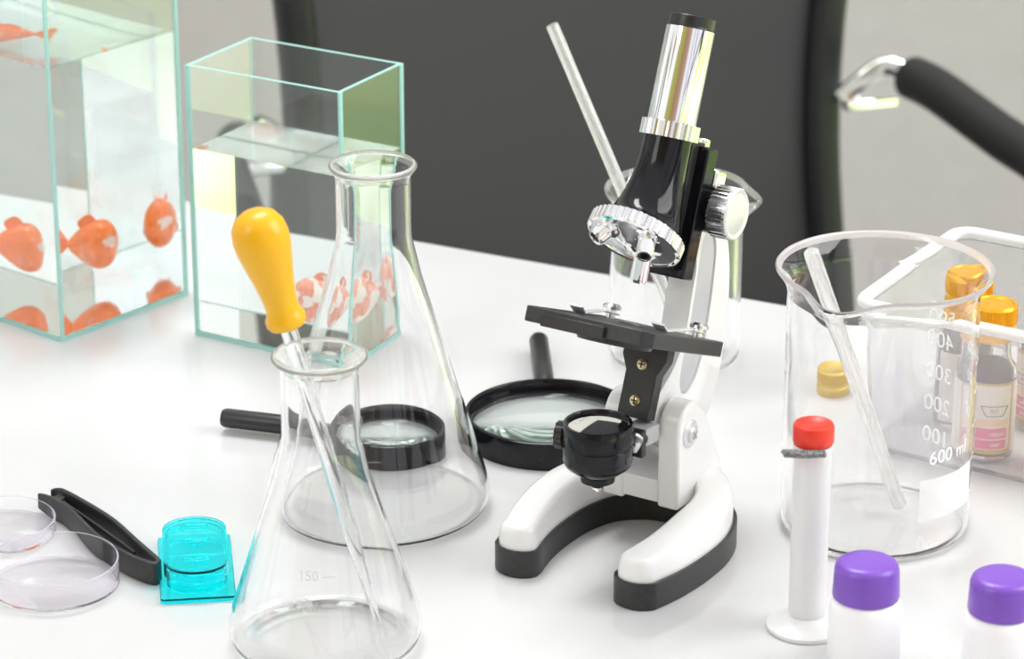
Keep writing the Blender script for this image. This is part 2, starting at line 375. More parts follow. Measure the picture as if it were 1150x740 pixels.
for s_ in (-1, 1):
    ar = obj('armrest', tube(NB(), cr([(s_ * 268, -22, 664), (s_ * 274, -60, 663), (s_ * 282, -150, 655), (s_ * 287, -225, 651), (s_ * 288, -270, 632), (s_ * 285, -284, 590), (s_ * 280, -286, 560)], 6), 17, 24, None), M['foam'], ch)
    obj('chrome_tube', tube(NB(), cr([(s_ * 280, -286, 570), (s_ * 270, -286, 480), (s_ * 240, -262, 405), (s_ * 150, -240, 392)], 6), 11), M['chrome'], ar)
    bt = cr([(s_ * 222, 6, 644), (s_ * 236, -2, 660), (s_ * 252, -8, 672), (s_ * 268, -26, 668)], 6)
    obj('chrome_bracket', sweep(NB(), bt, rrect(17, 13, 4, 3)), M['chrome'], ar)
    obj('mounting_plate', box(NB(), (s_ * 240, -6, 642), (44, 12, 9)), M['chrome'], ar, bevel=2)

# ------------------------------------------------------------------ aquariums
def aquarium(label, loc, yaw, w_, d_, h, wl, th=2.4):
    """front corner at the origin; w_ runs to the back left, d_ to the back right"""
    t = thing('aquarium', label, 'fish tank', loc, 0, None)
    u = Vector((-math.cos(yaw), math.sin(yaw), 0)); v = Vector((math.sin(yaw), math.cos(yaw), 0))
    def f(a, b_, z): return u * a + v * b_ + Vector((0, 0, z))
    def slab(a0, a1, b0, b1, z0, z1):
        return prism(NB(), [(a0, b0), (a1, b0), (a1, b1), (a0, b1)], z0, z1, f)
    def edged(o):
        fs = o.data.polygons; big = max(p.area for p in fs)
        for p in fs: p.material_index = 1 if p.area < big * .5 else 0
        return o
    g = .03
    edged(obj('bottom_pane', slab(0, w_, 0, d_, .2, th), [M['tank'], M['tankedge']], t, smooth=False))
    z0 = th + g
    for a in ((0, w_, 0, th), (0, w_, d_ - th, d_), (0, th, th + g, d_ - th - g), (w_ - th, w_, th + g, d_ - th - g)):
        edged(obj('glass_pane', slab(*a, z0, h), [M['tank'], M['tankedge']], t, smooth=False))
    q = .06
    wt = obj('water', slab(th + q, w_ - th - q, th + q, d_ - th - q, z0 + q, wl), M['water'], t, smooth=False)
    wt['label'] = 'clear water filling the tank'
    return t, f
YA1 = math.radians(40)
tk1, f1 = aquarium('tall glass aquarium at the left edge holding one orange goldfish', (-.2446, 1.6179, ZT), YA1, 125, 96.5, 215, 154)
YA2 = .531
tk2, f2 = aquarium('short open glass aquarium behind the yellow dropper bulb', (-.0886, 1.5799, ZT), YA2, 98.2, 61.3, 153.5, 107)

def goldfish(label, loc, yaw, L_, mat, roll=0):
    t = thing('goldfish', label, 'fish', loc, yaw)
    bm = NB(); rings = []; n = 20; K = 18
    for k in range(K + 1):
        s_ = k / K; x = L_ * (.5 - s_)
        hgt = L_ * .37 * math.sin(PI * min(1, s_ ** .60 * .99 + .005)) ** .8 * (1 if s_ < .6 else 1) + L_ * .035
        wid = hgt * (.78 if s_ < .6 else .62)
        if k in (0, K): hgt *= .5; wid *= .5
        rings.append([bm.verts.new((x, wid * math.cos(2 * PI * i / n), hgt * math.sin(2 * PI * i / n) - L_ * .02)) for i in range(n)])
    for a, b_ in zip(rings, rings[1:]):
        for i in range(n): bm.faces.new((a[i], a[(i + 1) % n], b_[(i + 1) % n], b_[i]))
    bm.faces.new(rings[0]); bm.faces.new(rings[-1][::-1])
    obj('body', bm, mat, t, ang=80)
    def fin(name, pts, th=.5, R=None, org=(0, 0, 0), m=M['fin']):
        bm = prism(NB(), pts, -th / 2, th / 2, lambda a, b_, c: Vector(org) + (R @ Vector((a, c, b_)) if R else Vector((a, c, b_))))
        return obj(name, bm, m, t)
    l = L_
    for s_ in (-1, 1):
        fin('tail_fin', cr2([(0, 0), (-.16 * l, .15 * l), (-.32 * l, .24 * l), (-.34 * l, .05 * l), (-.27 * l, -.12 * l), (-.30 * l, -.22 * l), (-.12 * l, -.12 * l)], 4, True), .4, Matrix.Rotation(s_ * .35, 3, 'Z'), (-.46 * l, 0, 0), mat)
        fin('pectoral_fin', cr2([(0, 0), (-.15 * l, .03 * l), (-.2 * l, -.07 * l), (-.08 * l, -.13 * l)], 4, True), .4, Matrix.Rotation(s_ * -.6, 3, 'Z'), (.16 * l, s_ * .22 * l, -.12 * l))
        ey = obj('eye', lathe(NB(), [(0, -.03 * l), (.045 * l, -.02 * l), (.055 * l, 0), (.04 * l, .03 * l), (0, .045 * l)], 16, axis=(.3, s_, .15), org=(.40 * l, s_ * .135 * l, .05 * l)), principled('eye_ring', (.85, .8, .7), .2), t)
        obj('pupil', lathe(NB(), [(0, .03 * l), (.034 * l, .034 * l), (0, .056 * l)], 12, axis=(.3, s_, .15), org=(.40 * l, s_ * .137 * l, .05 * l)), M['eye'], ey)
    fin('dorsal_fin', cr2([(.12 * l, 0), (.02 * l, .13 * l), (-.12 * l, .12 * l), (-.26 * l, .02 * l), (-.2 * l, -.08 * l)], 4, True), .5, None, (0, 0, .33 * l), mat)
    return t
P1 = Vector((-.262, 1.7227, ZT + .024))
goldfish('bright orange round goldfish swimming low in the tall left aquarium', (-.259, 1.7180, ZT + .028), math.radians(-8), 36, M['fish'])
goldfish('pale pink and orange goldfish near the bottom of the short aquarium', (-.097, 1.635, ZT + .024), math.radians(200), 32, M['fishpale'])

# ------------------------------------------------------------------ flasks
def shell(outer, th, inner_floor):
    """closed profile of a thin walled vessel from its outer profile (bottom centre to rim)"""
    inn = []
    n = len(outer)
    for i in range(n - 1, 0, -1):
        r, z = outer[i]
        a = outer[max(i - 1, 0)]; b_ = outer[min(i + 1, n - 1)]
        dx, dz = b_[0] - a[0], b_[1] - a[1]; l_ = math.hypot(dx, dz) or 1
        nr, nz_ = -dz / l_, dx / l_
        rr, zz = r + nr * th, z + nz_ * th
        if zz < inner_floor + .01: continue
        if rr > 0: inn.append((rr, zz))
    return outer + inn[1:] + [(inn[-1][0] - 1.2, inner_floor + .1), (inn[-1][0] * .5, inner_floor), (0, inner_floor)]
def flask_profile(R, H, rn, zs_, rim):
    base = [(0, 1.0), (R * .55, .6), (R * .86, 0)]
    corner = [(R * .90, .1), (R * .945, 1.2), (R * .975, 3.0), (R * .993, 5.6), (R, 8.6), (R * .993, 12), (R * .97, 16)]
    slope = (rn - R * .97) / (zs_ - 16)
    side = [(R * .97 + slope * (z - 16), z) for z in [16 + (zs_ - 16) * k / 8 for k in range(1, 8)]]
    neck = [(rn + 1.5, zs_ - 2.0), (rn + .5, zs_ + 2), (rn, zs_ + 6), (rn, H - 9), (rn + .2, H - 6.5), (rn + 1.0, H - 4.5), (rim - .8, H - 3.0), (rim, H - 1.9), (rim, H - 1.0), (rim - .9, H - .2), (rim - 1.8, H)]
    return base + corner + side + neck
def rimmed(o, z):
    for p in o.data.polygons: p.material_index = 1 if p.center.z > z * mm else 0
    return o
def flask(label, loc, R, H, rn, zs_, rim, th, marks, fs):
    t = thing('conical_flask', label, 'flask', loc, 0, None)
    p = shell(flask_profile(R, H, rn, zs_, rim), th, 2.4)
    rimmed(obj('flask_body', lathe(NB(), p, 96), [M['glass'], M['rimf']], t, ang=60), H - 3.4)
    slope = (rn - R * .97) / (zs_ - 16)
    for txt, z, ph in marks:
        def wrap(x, y, zz, z=z, ph=ph):
            r = R * .97 + slope * (z + y - 16) + .12 + zz; a = math.radians(ph) + x / r
            return (r * math.sin(a), -r * math.cos(a), z + y)
        obj('volume_mark', text_bm(txt, fs, wrap, .08), M['grad'], t)
    return t
flask('empty tall glass conical flask standing behind the flask with the dropper', (-.0644, 1.4077, ZT), 54, 173.5, 17.6, 133, 20.6, 1.5, [('300 —', 60, -8), ('200 —', 42, -8)], 7)
flask('glass conical flask in front holding the dropper with the yellow bulb', (-.0820, 1.2647, ZT), 42.5, 136, 17.0, 92, 20.6, 1.3, [('150 —', 46, -2), ('100 —', 33, -2)], 6)

# dropper standing in the front flask
A = Vector((-59.2, 1274.4, 3.4)); Bp = Vector((-92.1, 1266.3, 136)); ax = (Bp - A).normalized()
t = thing('glass_dropper', 'glass dropper with a yellow rubber bulb standing in the front flask', 'dropper', (A.x * mm, A.y * mm, ZT + A.z * mm))
Ld = (Bp - A).length
prof = [(0, 0), (1.0, 0), (1.5, 4), (2.7, 30), (3.5, 45), (3.6, Ld + 12), (3.6, Ld + 32), (2.6, Ld + 32), (2.5, 45), (1.8, 30), (.6, 4), (.6, .5), (0, .5)]
obj('glass_tube', lathe(NB(), prof, 32, axis=ax), M['rod'], t, ang=50)
z0 = Ld + 13
bulb = [(3.75, z0), (7.8, z0), (8.7, z0 + 1.5), (8.7, z0 + 4), (7.6, z0 + 6), (7.0, z0 + 9), (7.3, z0 + 13), (8.6, z0 + 21), (10.5, z0 + 30), (11.9, z0 + 37), (12.2, z0 + 42), (11.4, z0 + 47), (9.0, z0 + 51), (5.2, z0 + 53.4), (0, z0 + 54), (0, z0 + 33), (3.75, z0 + 33)]
obj('rubber_bulb', lathe(NB(), bulb, 48, axis=ax, close=True), M['yellow'], t, ang=60)

# ------------------------------------------------------------------ beakers
def beaker(label, loc, R, H, flare, phi0, push, dip, th, sec=.30, raise_=1.5):
    t = thing('beaker', label, 'beaker', loc)
    out = [(0, .8), (R * .6, .4), (R - 7, 0), (R - 3.5, .5), (R - 1.2, 2.0), (R - .2, 4.5), (R, 7)] + [(R, 7 + (H - 31) * k / 4) for k in range(1, 5)] + [(R, H - 24 + k) for k in range(1, 13)]
    out += [(R + flare * .12, H - 9), (R + flare * .35, H - 6), (R + flare * .7, H - 3.2), (R + flare * .95, H - 1.3), (R + flare, H - .2), (R + flare - .6, H + .5)]
    p = shell(out, th, 3.0)
    def deform(v):
        k = (v.z - (H - 22)) / 22
        r = math.hypot(v.x, v.y)
        if k <= 0 or r < R * .5: return v
        k = min(k, 1.05); k = k * k * (3 - 2 * k)
        a = math.atan2(v.x, -v.y) - math.radians(phi0); a = (a + PI) % (2 * PI) - PI
        g = math.exp(-(a / sec) ** 2); g2 = math.exp(-(a / (sec * 2.3)) ** 2) - g
        f_ = 1 + (push * g - push * .35 * max(g2, 0)) * k / r
        return Vector((v.x * f_, v.y * f_, v.z - dip * g * k + raise_ * max(g2, 0) * k))
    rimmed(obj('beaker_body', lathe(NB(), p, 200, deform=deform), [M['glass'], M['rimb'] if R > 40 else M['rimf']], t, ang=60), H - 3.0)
    return t
bk = beaker('large glass beaker with white 600 ml marking at the right front', (.1720, 1.3854, ZT), 44.7, 130, 6.0, -29, 8, 2.6, 1.7)
R = 44.85
obj('volume_text', text_bm('600 ml', 9.5, cylwrap(R, 42, 51), .1), M['print'], bk)
obj('marking_patch', patch(R, 20, 68, 20.5, 41), M['wash'], bk)
for txt, z in (('500', 96.2), ('400', 81.8), ('300', 65), ('200', 48.5), ('100', 32)):
    obj('graduation', text_bm(txt, 11.5, cylwrap(R, 133, z), .1), M['print'], bk)
    obj('graduation', text_bm('— ' + txt, 8.5, cylwrap(R, 86, z - 8), .1), M['print'], bk)
beaker('smaller glass beaker behind the microscope holding a leaning rod', (.0871, 1.5982, ZT), 35, 95.5, 3.6, 68, 8, 1.5, 1.5)

def rod(label, a, b_, r):
    a = Vector(a); b_ = Vector(b_); t_ = (b_ - a).normalized(); l_ = (b_ - a).length
    bm = lathe(NB(), [(r * .52, 0), (r * .9, 0), (r, .5), (r, l_ - .5), (r * .9, l_), (r * .52, l_)], 32, axis=t_, close=True)
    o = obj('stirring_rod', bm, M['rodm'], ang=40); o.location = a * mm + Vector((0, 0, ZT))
    return tag(o, label, 'glass rod')
rod('long glass stirring rod leaning out of the beaker behind the microscope', (95.2, 1590.3, 6.6), (20.7, 1600.2, 184), 3.3)
rod('glass stirring rod leaning in the spout of the large front beaker', (184.6, 1390.6, 7.4), (134.0, 1349, 151), 3.6)

# ------------------------------------------------------------------ magnifying glasses
def magnifier(label, c, R, hgt, ang, hl, hr, h0=0, lens_z=.5):
    t = thing('magnifying_glass', label, 'magnifying glass', (c[0], c[1], ZT))
    obj('rim', lathe(NB(), [(R, .2), (R, hgt - .4), (R - .5, hgt), (R - 1.8, hgt), (R - 2.2, hgt - .5), (R - 2.3, hgt * .6), (R - 4.2, hgt * .55), (R - 4.2, hgt * .50), (R - 2.3, hgt * .45), (R - 2.2, .2)], 96, close=True), M['black'], t, ang=50)
    rl = R - 2.5; prof = []
    zc = hgt * .52
    lens = [(0, zc - 3.6)] + [(rl * k / 8, zc - .5 - 3.1 * (1 - (k / 8) ** 2)) for k in range(1, 9)] + [(rl * k / 8, zc + .5 + 3.1 * (1 - (k / 8) ** 2)) for k in range(8, 0, -1)] + [(0, zc + 3.6)]
    obj('lens', lathe(NB(), lens, 96), M['lens'], t, ang=60)
    d = Vector((math.cos(ang), math.sin(ang), 0)); n_ = Vector((0, 0, 1))
    hb = obj('handle', lathe(NB(), [(0, R - .5), (hr * .6, R - .5), (hr * .62, R + 7), (hr * .82, R + 9), (hr, R + 16), (hr, R + hl - 2), (hr * .85, R + hl), (0, R + hl)], 32, axis=d, org=(0, 0, max(hr, hgt * .5))), M['dark'], t, ang=40)
    return t
magnifier('large round magnifying glass lying behind the microscope base', (.0193, 1.4892), 43, 14.5, math.radians(92.5), 72, 5.2)
magnifier('small magnifying glass seen through the tall conical flask', (-.0600, 1.4721), 28.5, 14.0, math.radians(163.5), 62, 5.0)

# ------------------------------------------------------------------ microscope
YM = math.radians(-32); TH = math.radians(22)
mic = thing('microscope', 'white and chrome toy microscope with horseshoe foot on the desk', 'microscope', (.0644, 1.3735, ZT), YM)
ZP = 56
ct, st = math.cos(TH), math.sin(TH)
def tf(x, p, a): return Vector((x, p * ct + a * st, ZP - p * st + a * ct))
def td(x, p, a): return Vector((x, p * ct + a * st, -p * st + a * ct))
RT = Matrix(((1, 0, 0), (0, ct, st), (0, -st, ct)))
# centre line of the horseshoe foot
cl = cr2([(31.5, -66), (35.5, -48), (37, -28), (35.6, -8), (29, 10), (16, 22), (0, 26.5), (-16, 22), (-29, 10), (-35.6, -8), (-37, -28), (-35.5, -48), (-31.5, -66)], 6)
def offs(P, d, cap=True):
    """outline of a ribbon of half width d round the line P with round ends"""
    Lf, Rt = [], []
    n = len(P)
    for i, (x, y) in enumerate(P):
        a = P[max(i - 1, 0)]; b_ = P[min(i + 1, n - 1)]; tx, ty = b_[0] - a[0], b_[1] - a[1]; l_ = math.hypot(tx, ty); tx /= l_; ty /= l_
        Lf.append((x - ty * d, y + tx * d)); Rt.append((x + ty * d, y - tx * d))
    def capf(c, f_, k=8):
        a0 = math.atan2(f_[1] - c[1], f_[0] - c[0]); e_ = 2.6
        out = []
        for i in range(1, k):
            a = a0 - PI * i / k
            ca, sa = math.cos(a), math.sin(a)
            out.append((c[0] + ca * d, c[1] + sa * d * .72))
        return out
    end = capf(P[-1], Lf[-1]); start = capf(P[0], Rt[0])
    return Lf + end + Rt[::-1] + start
o1 = offs(cl, 11.2); o2 = offs(cl, 9.8)
bm = NB()
n = len(o1)
A_ = [bm.verts.new((x, y, .2)) for x, y in o1]; B_ = [bm.verts.new((x, y, 13.5)) for x, y in o1]; C_ = [bm.verts.new((x, y, 13.5)) for x, y in o2]; D_ = [bm.verts.new((x, y, 4)) for x, y in o2]
for P_, Q_ in ((A_, B_), (B_, C_), (C_, D_)):
    for i in range(n): bm.faces.new((P_[i], P_[(i + 1) % n], Q_[(i + 1) % n], Q_[i]))
bm.faces.new(A_[::-1]); bm.faces.new(D_)
rub = obj('rubber_foot', bm, M['rubber'], mic, ang=50, bevel=.3)
rub['label'] = 'black rubber band around the foot'
# white body of the foot
def hb(y): # height of the top along the foot
    k = min(1, max(0, (y + 76) / 60)); return 24 + 6 * k * k * (3 - 2 * k)
bm = NB(); lay = []
for d_, f_ in ((9.6, None), (9.2, -9), (8.6, -4), (7.6, -1.2), (5.6, 0)):
    oo = offs(cl, d_)
    lay.append([bm.verts.new((x, y, 4.2 if f_ is None else hb(y) + f_)) for x, y in oo])
for P_, Q_ in zip(lay, lay[1:]):
    for i in range(n): bm.faces.new((P_[i], P_[(i + 1) % n], Q_[(i + 1) % n], Q_[i]))
m_ = len(cl); top_ = lay[-1]
bm.faces.new(lay[0][::-1])
for i in range(m_ - 1):   # close the top strip between the two sides
    bm.faces.new((top_[i], top_[i + 1], top_[m_ + 7 + (m_ - 1 - (i + 1))], top_[m_ + 7 + (m_ - 1 - i)]))
bm.faces.new([top_[m_ - 1]] + top_[m_:m_ + 7] + [top_[m_ + 7]])
bm.faces.new([top_[m_ + 7 + m_ - 1]] + top_[m_ + 7 + m_:] + [top_[0]])
obj('foot', bm, M['white'], mic, ang=50)
# yoke
prof = [(-9, 20), (-9, 56)] + [(3.0 - 12 * math.cos(math.radians(a)), 58 + 13 * math.sin(math.radians(a))) for a in range(15, 120, 15)] + [(15, 64), (21, 54), (27, 42), (33, 31), (36, 20)]
bm = NB()
for x0, x1 in ((9, 20.5), (-20.5, -9)): prism(bm, prof, x0, x1, lambda u, v, w_: (w_, u, v))
obj('yoke', bm, M['white'], mic, bevel=1.8, seg=4)
bm = prism(NB(), [(-8.5, 22), (-8.5, 33), (33, 33), (35, 22)], -9.5, 9.5, lambda u, v, w_: (w_, u, v))
obj('yoke_web', bm, M['white'], mic, bevel=.6)
for s_ in (1, -1):
    sc = obj('hinge_screw', lathe(NB(), [(0, 20), (6.6, 20), (6.8, 21.0), (6.2, 21.6), (4.2, 21.7), (4.0, 22.3), (3.2, 23.2), (0, 23.4)], 32, axis=(s_, 0, 0), org=(0, 1, ZP)), M['silver'], mic)
    bm = NB(); box(bm, (s_ * 23.4, 1, ZP), (.6, 4.6, .9), Matrix.Rotation(.6, 3, 'X')); box(bm, (s_ * 23.4, 1, ZP), (.6, .9, 4.6), Matrix.Rotation(.6, 3, 'X'))
    obj('screw_slot', bm, M['leg'], sc, smooth=False)
# arm with a recessed panel, in the tilted frame
O_ = cr2([(-12, 2), (-12, 14), (-2, 28), (3, 44), (1.5, 62), (-1, 80), (-16, 97), (-8, 110), (8, 108), (22, 98), (33, 84), (41, 66), (46, 45), (47, 24), (42, 5), (24, -11)], 5, True)
I_ = cr2([(8, 22), (6.5, 30), (6.5, 38), (6.5, 48), (5, 62), (3, 78), (2, 90), (7, 95), (13, 93), (18, 86), (21, 74), (23.5, 60), (25, 46), (25, 32), (20, 20), (13, 17)], 5, True)
bm = NB(); n = len(O_)
def lp(P_, x): return [bm.verts.new(tf(x, p, a)) for p, a in P_]
def shrink(P_, s_):
    cx = sum(p for p, a in P_) / len(P_); ca = sum(a for p, a in P_) / len(P_)
    return [(cx + (p - cx) * s_, ca + (a - ca) * (1 - (1 - s_) * .5)) for p, a in P_]
loops = [lp(I_, -4.2), lp(I_, -6.6), lp(shrink(O_, .97), -6.8), lp(O_, -5.6), lp(O_, 5.6), lp(shrink(O_, .97), 6.8), lp(I_, 6.6), lp(I_, 4.2)]
for P_, Q_ in zip(loops, loops[1:]):
    for i in range(n): bm.faces.new((P_[i], P_[(i + 1) % n], Q_[(i + 1) % n], Q_[i]))
bm.faces.new(loops[0]); bm.faces.new(loops[-1][::-1])
arm = obj('arm', bm, M['white'], mic, ang=50)
I2 = [(14 + (p - 14) * .97, 56 + (a - 56) * .985) for p, a in I_]
bm = NB()
for x0, x1 in ((4.3, 5.6), (-5.6, -4.3)): prism(bm, I2, x0, x1, lambda u, v, w_: tf(w_, u, v))
pn = obj('arm_panel', bm, M['panel'], arm, bevel=.3); pn['label'] = 'light grey recessed panel'
# stage bracket
bm = NB(); prism(bm, [(-8.2, 3), (8.2, 3), (8.2, 24), (11.5, 31), (11.5, 38.4), (-11.5, 38.4), (-11.5, 31), (-8.2, 24)], -20, -12.5, lambda u, v, w_: tf(u, w_, v))
br = obj('stage_bracket', bm, M['dark'], mic, bevel=.6)
for a in (11, 28):
    c_ = tf(0, -20, a); sx = obj('bracket_screw', lathe(NB(), [(0, -1), (2.6, -1), (2.6, .7), (1.6, 1.3), (0, 1.4)], 20, axis=td(0, -1, 0), org=c_), M['brass'], br)
    bm = NB(); box(bm, tf(0, -21.3, a), (3.2, .5, .7), RT); box(bm, tf(0, -21.3, a), (.7, .5, 3.2), RT); obj('screw_slot', bm, M['dark'], sx, smooth=False)
# stage
P_ = [(-32, -8), (-32, -80), (24, -80), (26, -82), (33, -81), (33, -8)]
P_ = [(-32.5, -8), (-32.5, -79.5), (-31, -81), (28, -81), (32.5, -77), (32.5, -8)]
stg = obj('stage', prism(NB(), P_, 38.5, 45.6, lambda u, v, w_: tf(u, v, w_)), M['stage'], mic, bevel=.5)
obj('slide_ledge', prism(NB(), [(-22, -83.4), (10, -83.4), (10, -80.5), (-22, -80.5)], 37.8, 43.6, lambda u, v, w_: tf(u, v, w_)), M['dark'], stg, bevel=.4)
obj('aperture_wheel', lathe(NB(), [(0, 35.6), (17, 35.6), (17.6, 37), (17.6, 38.2), (0, 38.2)], 40, axis=td(0, 0, 1), org=tf(0, -52, 0)), M['dark'], stg)
obj('aperture_rim', lathe(NB(), [(4, 45.3), (6, 45.3), (6.4, 46.2), (4, 46.2)], 32, axis=td(0, 0, 1), org=tf(0, -40, 0), close=True), M['satin'], stg)
for s_ in (-1, 1):
    pv = tf(s_ * 23, -17, 46)
    cp = obj('stage_clip', sweep(NB(), [tf(s_ * 23, -14, 47.6), tf(s_ * 22.6, -26, 48.6), tf(s_ * 22, -40, 47.2), tf(s_ * 21.4, -50, 46.4), tf(s_ * 21.2, -55, 49.2)], rrect(.8, 5.4, .35, 2), [1.1, .9, .8, 1.2, 1.3]), M['clip'], stg)
    obj('clip_screw', lathe(NB(), [(0, 45.6), (2.4, 45.6), (2.4, 49.4), (4.4, 49.6), (4.6, 51), (3.2, 52.2), (0, 52.4)], 24, axis=td(0, 0, 1), org=tf(s_ * 23, -17, 0)), M['satin'], cp)
# illuminator / mirror holder
LC = Vector((0, -48, ZP + 19))
hs = obj('mirror_housing', lathe(NB(), [(0, -31.5), (2.2, -31.5), (3, -31), (8, -28.5), (8.3, -25.5), (10, -24.5), (15.2, -20.5), (16, -18), (16, -10.6), (15.5, -10.2), (15.5, -9.6), (16.1, -9.2), (16.1, -1), (15.6, 0), (14.4, 0), (13.8, -1), (13.6, -3), (0, -3)], 56, org=LC), M['black'], mic, ang=35)
obj('mirror', lathe(NB(), [(0, -.9)] + [(13.5 * k / 6, -.9 - .6 * (k / 6) ** 2) for k in range(1, 7)] + [(13.5, -2.9), (0, -2.9)], 48, org=LC), M['chrome'], hs)
obj('tip', lathe(NB(), [(0, -34), (1.6, -33.8), (2.6, -32.8), (2.8, -31.6), (0, -31.6)], 24, org=LC), M['chrome'], hs)
obj('pivot_knob', gear(NB(), 6.4, 3.6, 10, .6, (-1, -.25, 0), LC + Vector((-16, -3, -9))), M['dark'], hs)
obj('pivot_pin', lathe(NB(), [(0, 0), (1.6, 0), (1.6, 3), (0, 3)], 16, axis=(-1, -.25, 0), org=LC + Vector((-14, -2.4, -9))), M['chrome'], hs)
fr = obj('fork', sweep(NB(), cr([LC + Vector((15, 4, -3)), LC + Vector((15.6, 8, -6)), LC + Vector((12, 13.5, -12)), LC + Vector((9, 15, -17))], 5), rrect(1.4, 6, .5, 2)), M['satin'], hs)
obj('bracket_block', box(NB(), LC + Vector((5, 25.5, -15)), (12, 24, 8.5), Matrix.Rotation(-.1, 3, 'X')), M['leg'], hs, bevel=.8)
obj('bracket_block', box(NB(), LC + Vector((7, 17, -14)), (15, 4, 13)), M['dark'], hs, bevel=.6)
obj('clamp_screw', lathe(NB(), [(0, 0), (2, 0), (2, 1.5), (1, 2), (0, 2)], 16, axis=(1, 0, 0), org=LC + Vector((11, 22, -14))), M['dark'], hs)
# dovetail block and focusing rack
bm = NB(); prism(bm, [(-13, 70), (13, 70), (13, 131), (-13, 131)], -23, -13, lambda u, v, w_: tf(u, w_, v))
bl = obj('slide_plate', bm, M['black'], mic, bevel=.8)
obj('rail', prism(NB(), [(-8, 74), (8, 74), (8, 133), (-8, 133)], -30, -23.2, lambda u, v, w_: tf(u, w_, v)), M['dark'], bl, bevel=.5)
obj('guide_cap', box(NB(), tf(9, -22, 133), (5, 4, 4), RT), M['chrome'], bl, bevel=.6)
obj('rack_clamp', box(NB(), tf(10, -6, 116), (7, 11, 13), RT), M['chrome'], bl, bevel=1.2)
obj('pinion_housing', lathe(NB(), [(0, -17), (10, -17), (11, -16), (11, 16), (10, 17), (0, 17)], 40, axis=(1, 0, 0), org=tf(0, -10, 104)), M['black'], bl)
for s_ in (1, -1):
    k_ = obj('focus_knob', gear(NB(), 12.2, 9.5, 30, .9, (s_, 0, 0), tf(s_ * 17, -10, 104), .0), M['satin'], mic, ang=30)
    obj('knob_cap', lathe(NB(), [(0, 11.4), (4, 11), (9.6, 9.6), (10.2, 9.9), (11.2, 10.2), (11.9, 9.4), (11.9, 8), (0, 8)], 48, axis=(s_, 0, 0), org=tf(s_ * 17, -10, 104)), M['silver'], k_, ang=25)
# body tube: from a round tube down to the tilted nosepiece
axv = td(0, 0, 1)
tau = TH + math.radians(25)
nd = Vector((0, -math.sin(tau), -math.cos(tau)))      # turret normal, pointing down and forwards
TC = tf(0, -51.5, 86.5)
def bring(c, ax_, r, n=56, sy=1):
    X = Vector((1, 0, 0)); Y = ax_.cross(X).normalized()
    return [bm.verts.new(c + X * (r * math.cos(2 * PI * i / n)) + Y * (r * sy * math.sin(2 * PI * i / n))) for i in range(n)]
bm = NB(); secs = []
for k in range(15):
    s_ = k / 14
    a = 0
    w_ = max(0, (s_ - .22) / .78)
    c_ = tf(0, -40, 134 - 42 * s_).lerp(TC - nd * 1.5, w_ ** 1.6)
    ax_ = axv.lerp(-nd, w_ ** 1.5).normalized()
    r_ = 11.2 + .8 * s_ + 9.5 * w_ ** 1.9
    secs.append(bring(c_, ax_, r_))
for P_, Q_ in zip(secs, secs[1:]):
    for i in range(56): bm.faces.new((P_[i], P_[(i + 1) % 56], Q_[(i + 1) % 56], Q_[i]))
bm.faces.new(secs[0]); bm.faces.new(secs[-1][::-1])
obj('body_tube', bm, M['black'], mic, ang=50)
obj('tube_ring', gear(NB(), 13.6, 7, 22, .5, axv, tf(0, -40, 131.9)), M['satin'], mic, ang=25)
obj('eyepiece_tube', lathe(NB(), [(0, 138), (11, 138), (11.2, 138.6), (11.2, 182), (10.6, 182.4), (0, 182.4)], 64, axis=axv, org=tf(0, -40, 0)), M['chrome'], mic)
obj('eyecup', lathe(NB(), [(0, 182.5), (10.2, 182.5), (10.6, 183), (10.6, 187.4), (10.3, 187.7), (8.2, 187.7), (6.5, 187), (5, 186.5), (0, 186.5)], 56, axis=axv, org=tf(0, -40, 0)), M['dark'], mic)
# turret and objectives
tur = obj('nosepiece', gear(NB(), 22.6, 5.6, 44, .5, nd, TC - nd * 1.6), M['satin'], mic, ang=25)
obj('nosepiece_ring', lathe(NB(), [(20.4, 3.8), (22.2, 3.8), (22.2, 6), (21.2, 6.6), (20.4, 6)], 64, axis=nd, org=TC - nd * 1.6, close=True), M['chrome'], tur)
obj('nosepiece_hub', lathe(NB(), [(0, 4), (17, 4), (15, 5.4), (7, 7), (4, 8.6), (3, 9.5), (0, 9.6)], 48, axis=nd, org=TC - nd * 1.6), M['chrome'], tur)
e1 = Vector((1, 0, 0)); e2 = nd.cross(e1).normalized()
if e2.y < 0: e2 = -e2
for angd, ln, rr in ((0, 15, 4.0), (128, 15, 4.0), (232, 10, 4.6)):
    a = math.radians(angd + 0)
    dr = e2 * math.cos(a) + e1 * math.sin(a)
    c_ = TC + nd * 2 + dr * 12.5
    ad_ = (nd * math.cos(math.radians(25)) + dr * math.sin(math.radians(25))).normalized()
    ob = obj('objective', lathe(NB(), [(0, -2), (6.0, -2), (6.2, 2.6), (rr + .3, 3.4), (rr, 4), (rr, ln - 1.6), (rr - .8, ln), (rr - 1.6, ln), (rr - 2, ln - 1), (0, ln - 1)], 36, axis=ad_, org=c_), M['chrome'], tur)
    obj('front_lens', lathe(NB(), [(0, ln - .8), (rr - 1.7, ln - .8), (rr - 2.2, ln - .3), (0, ln - .2)], 24, axis=ad_, org=c_), M['black'], ob)

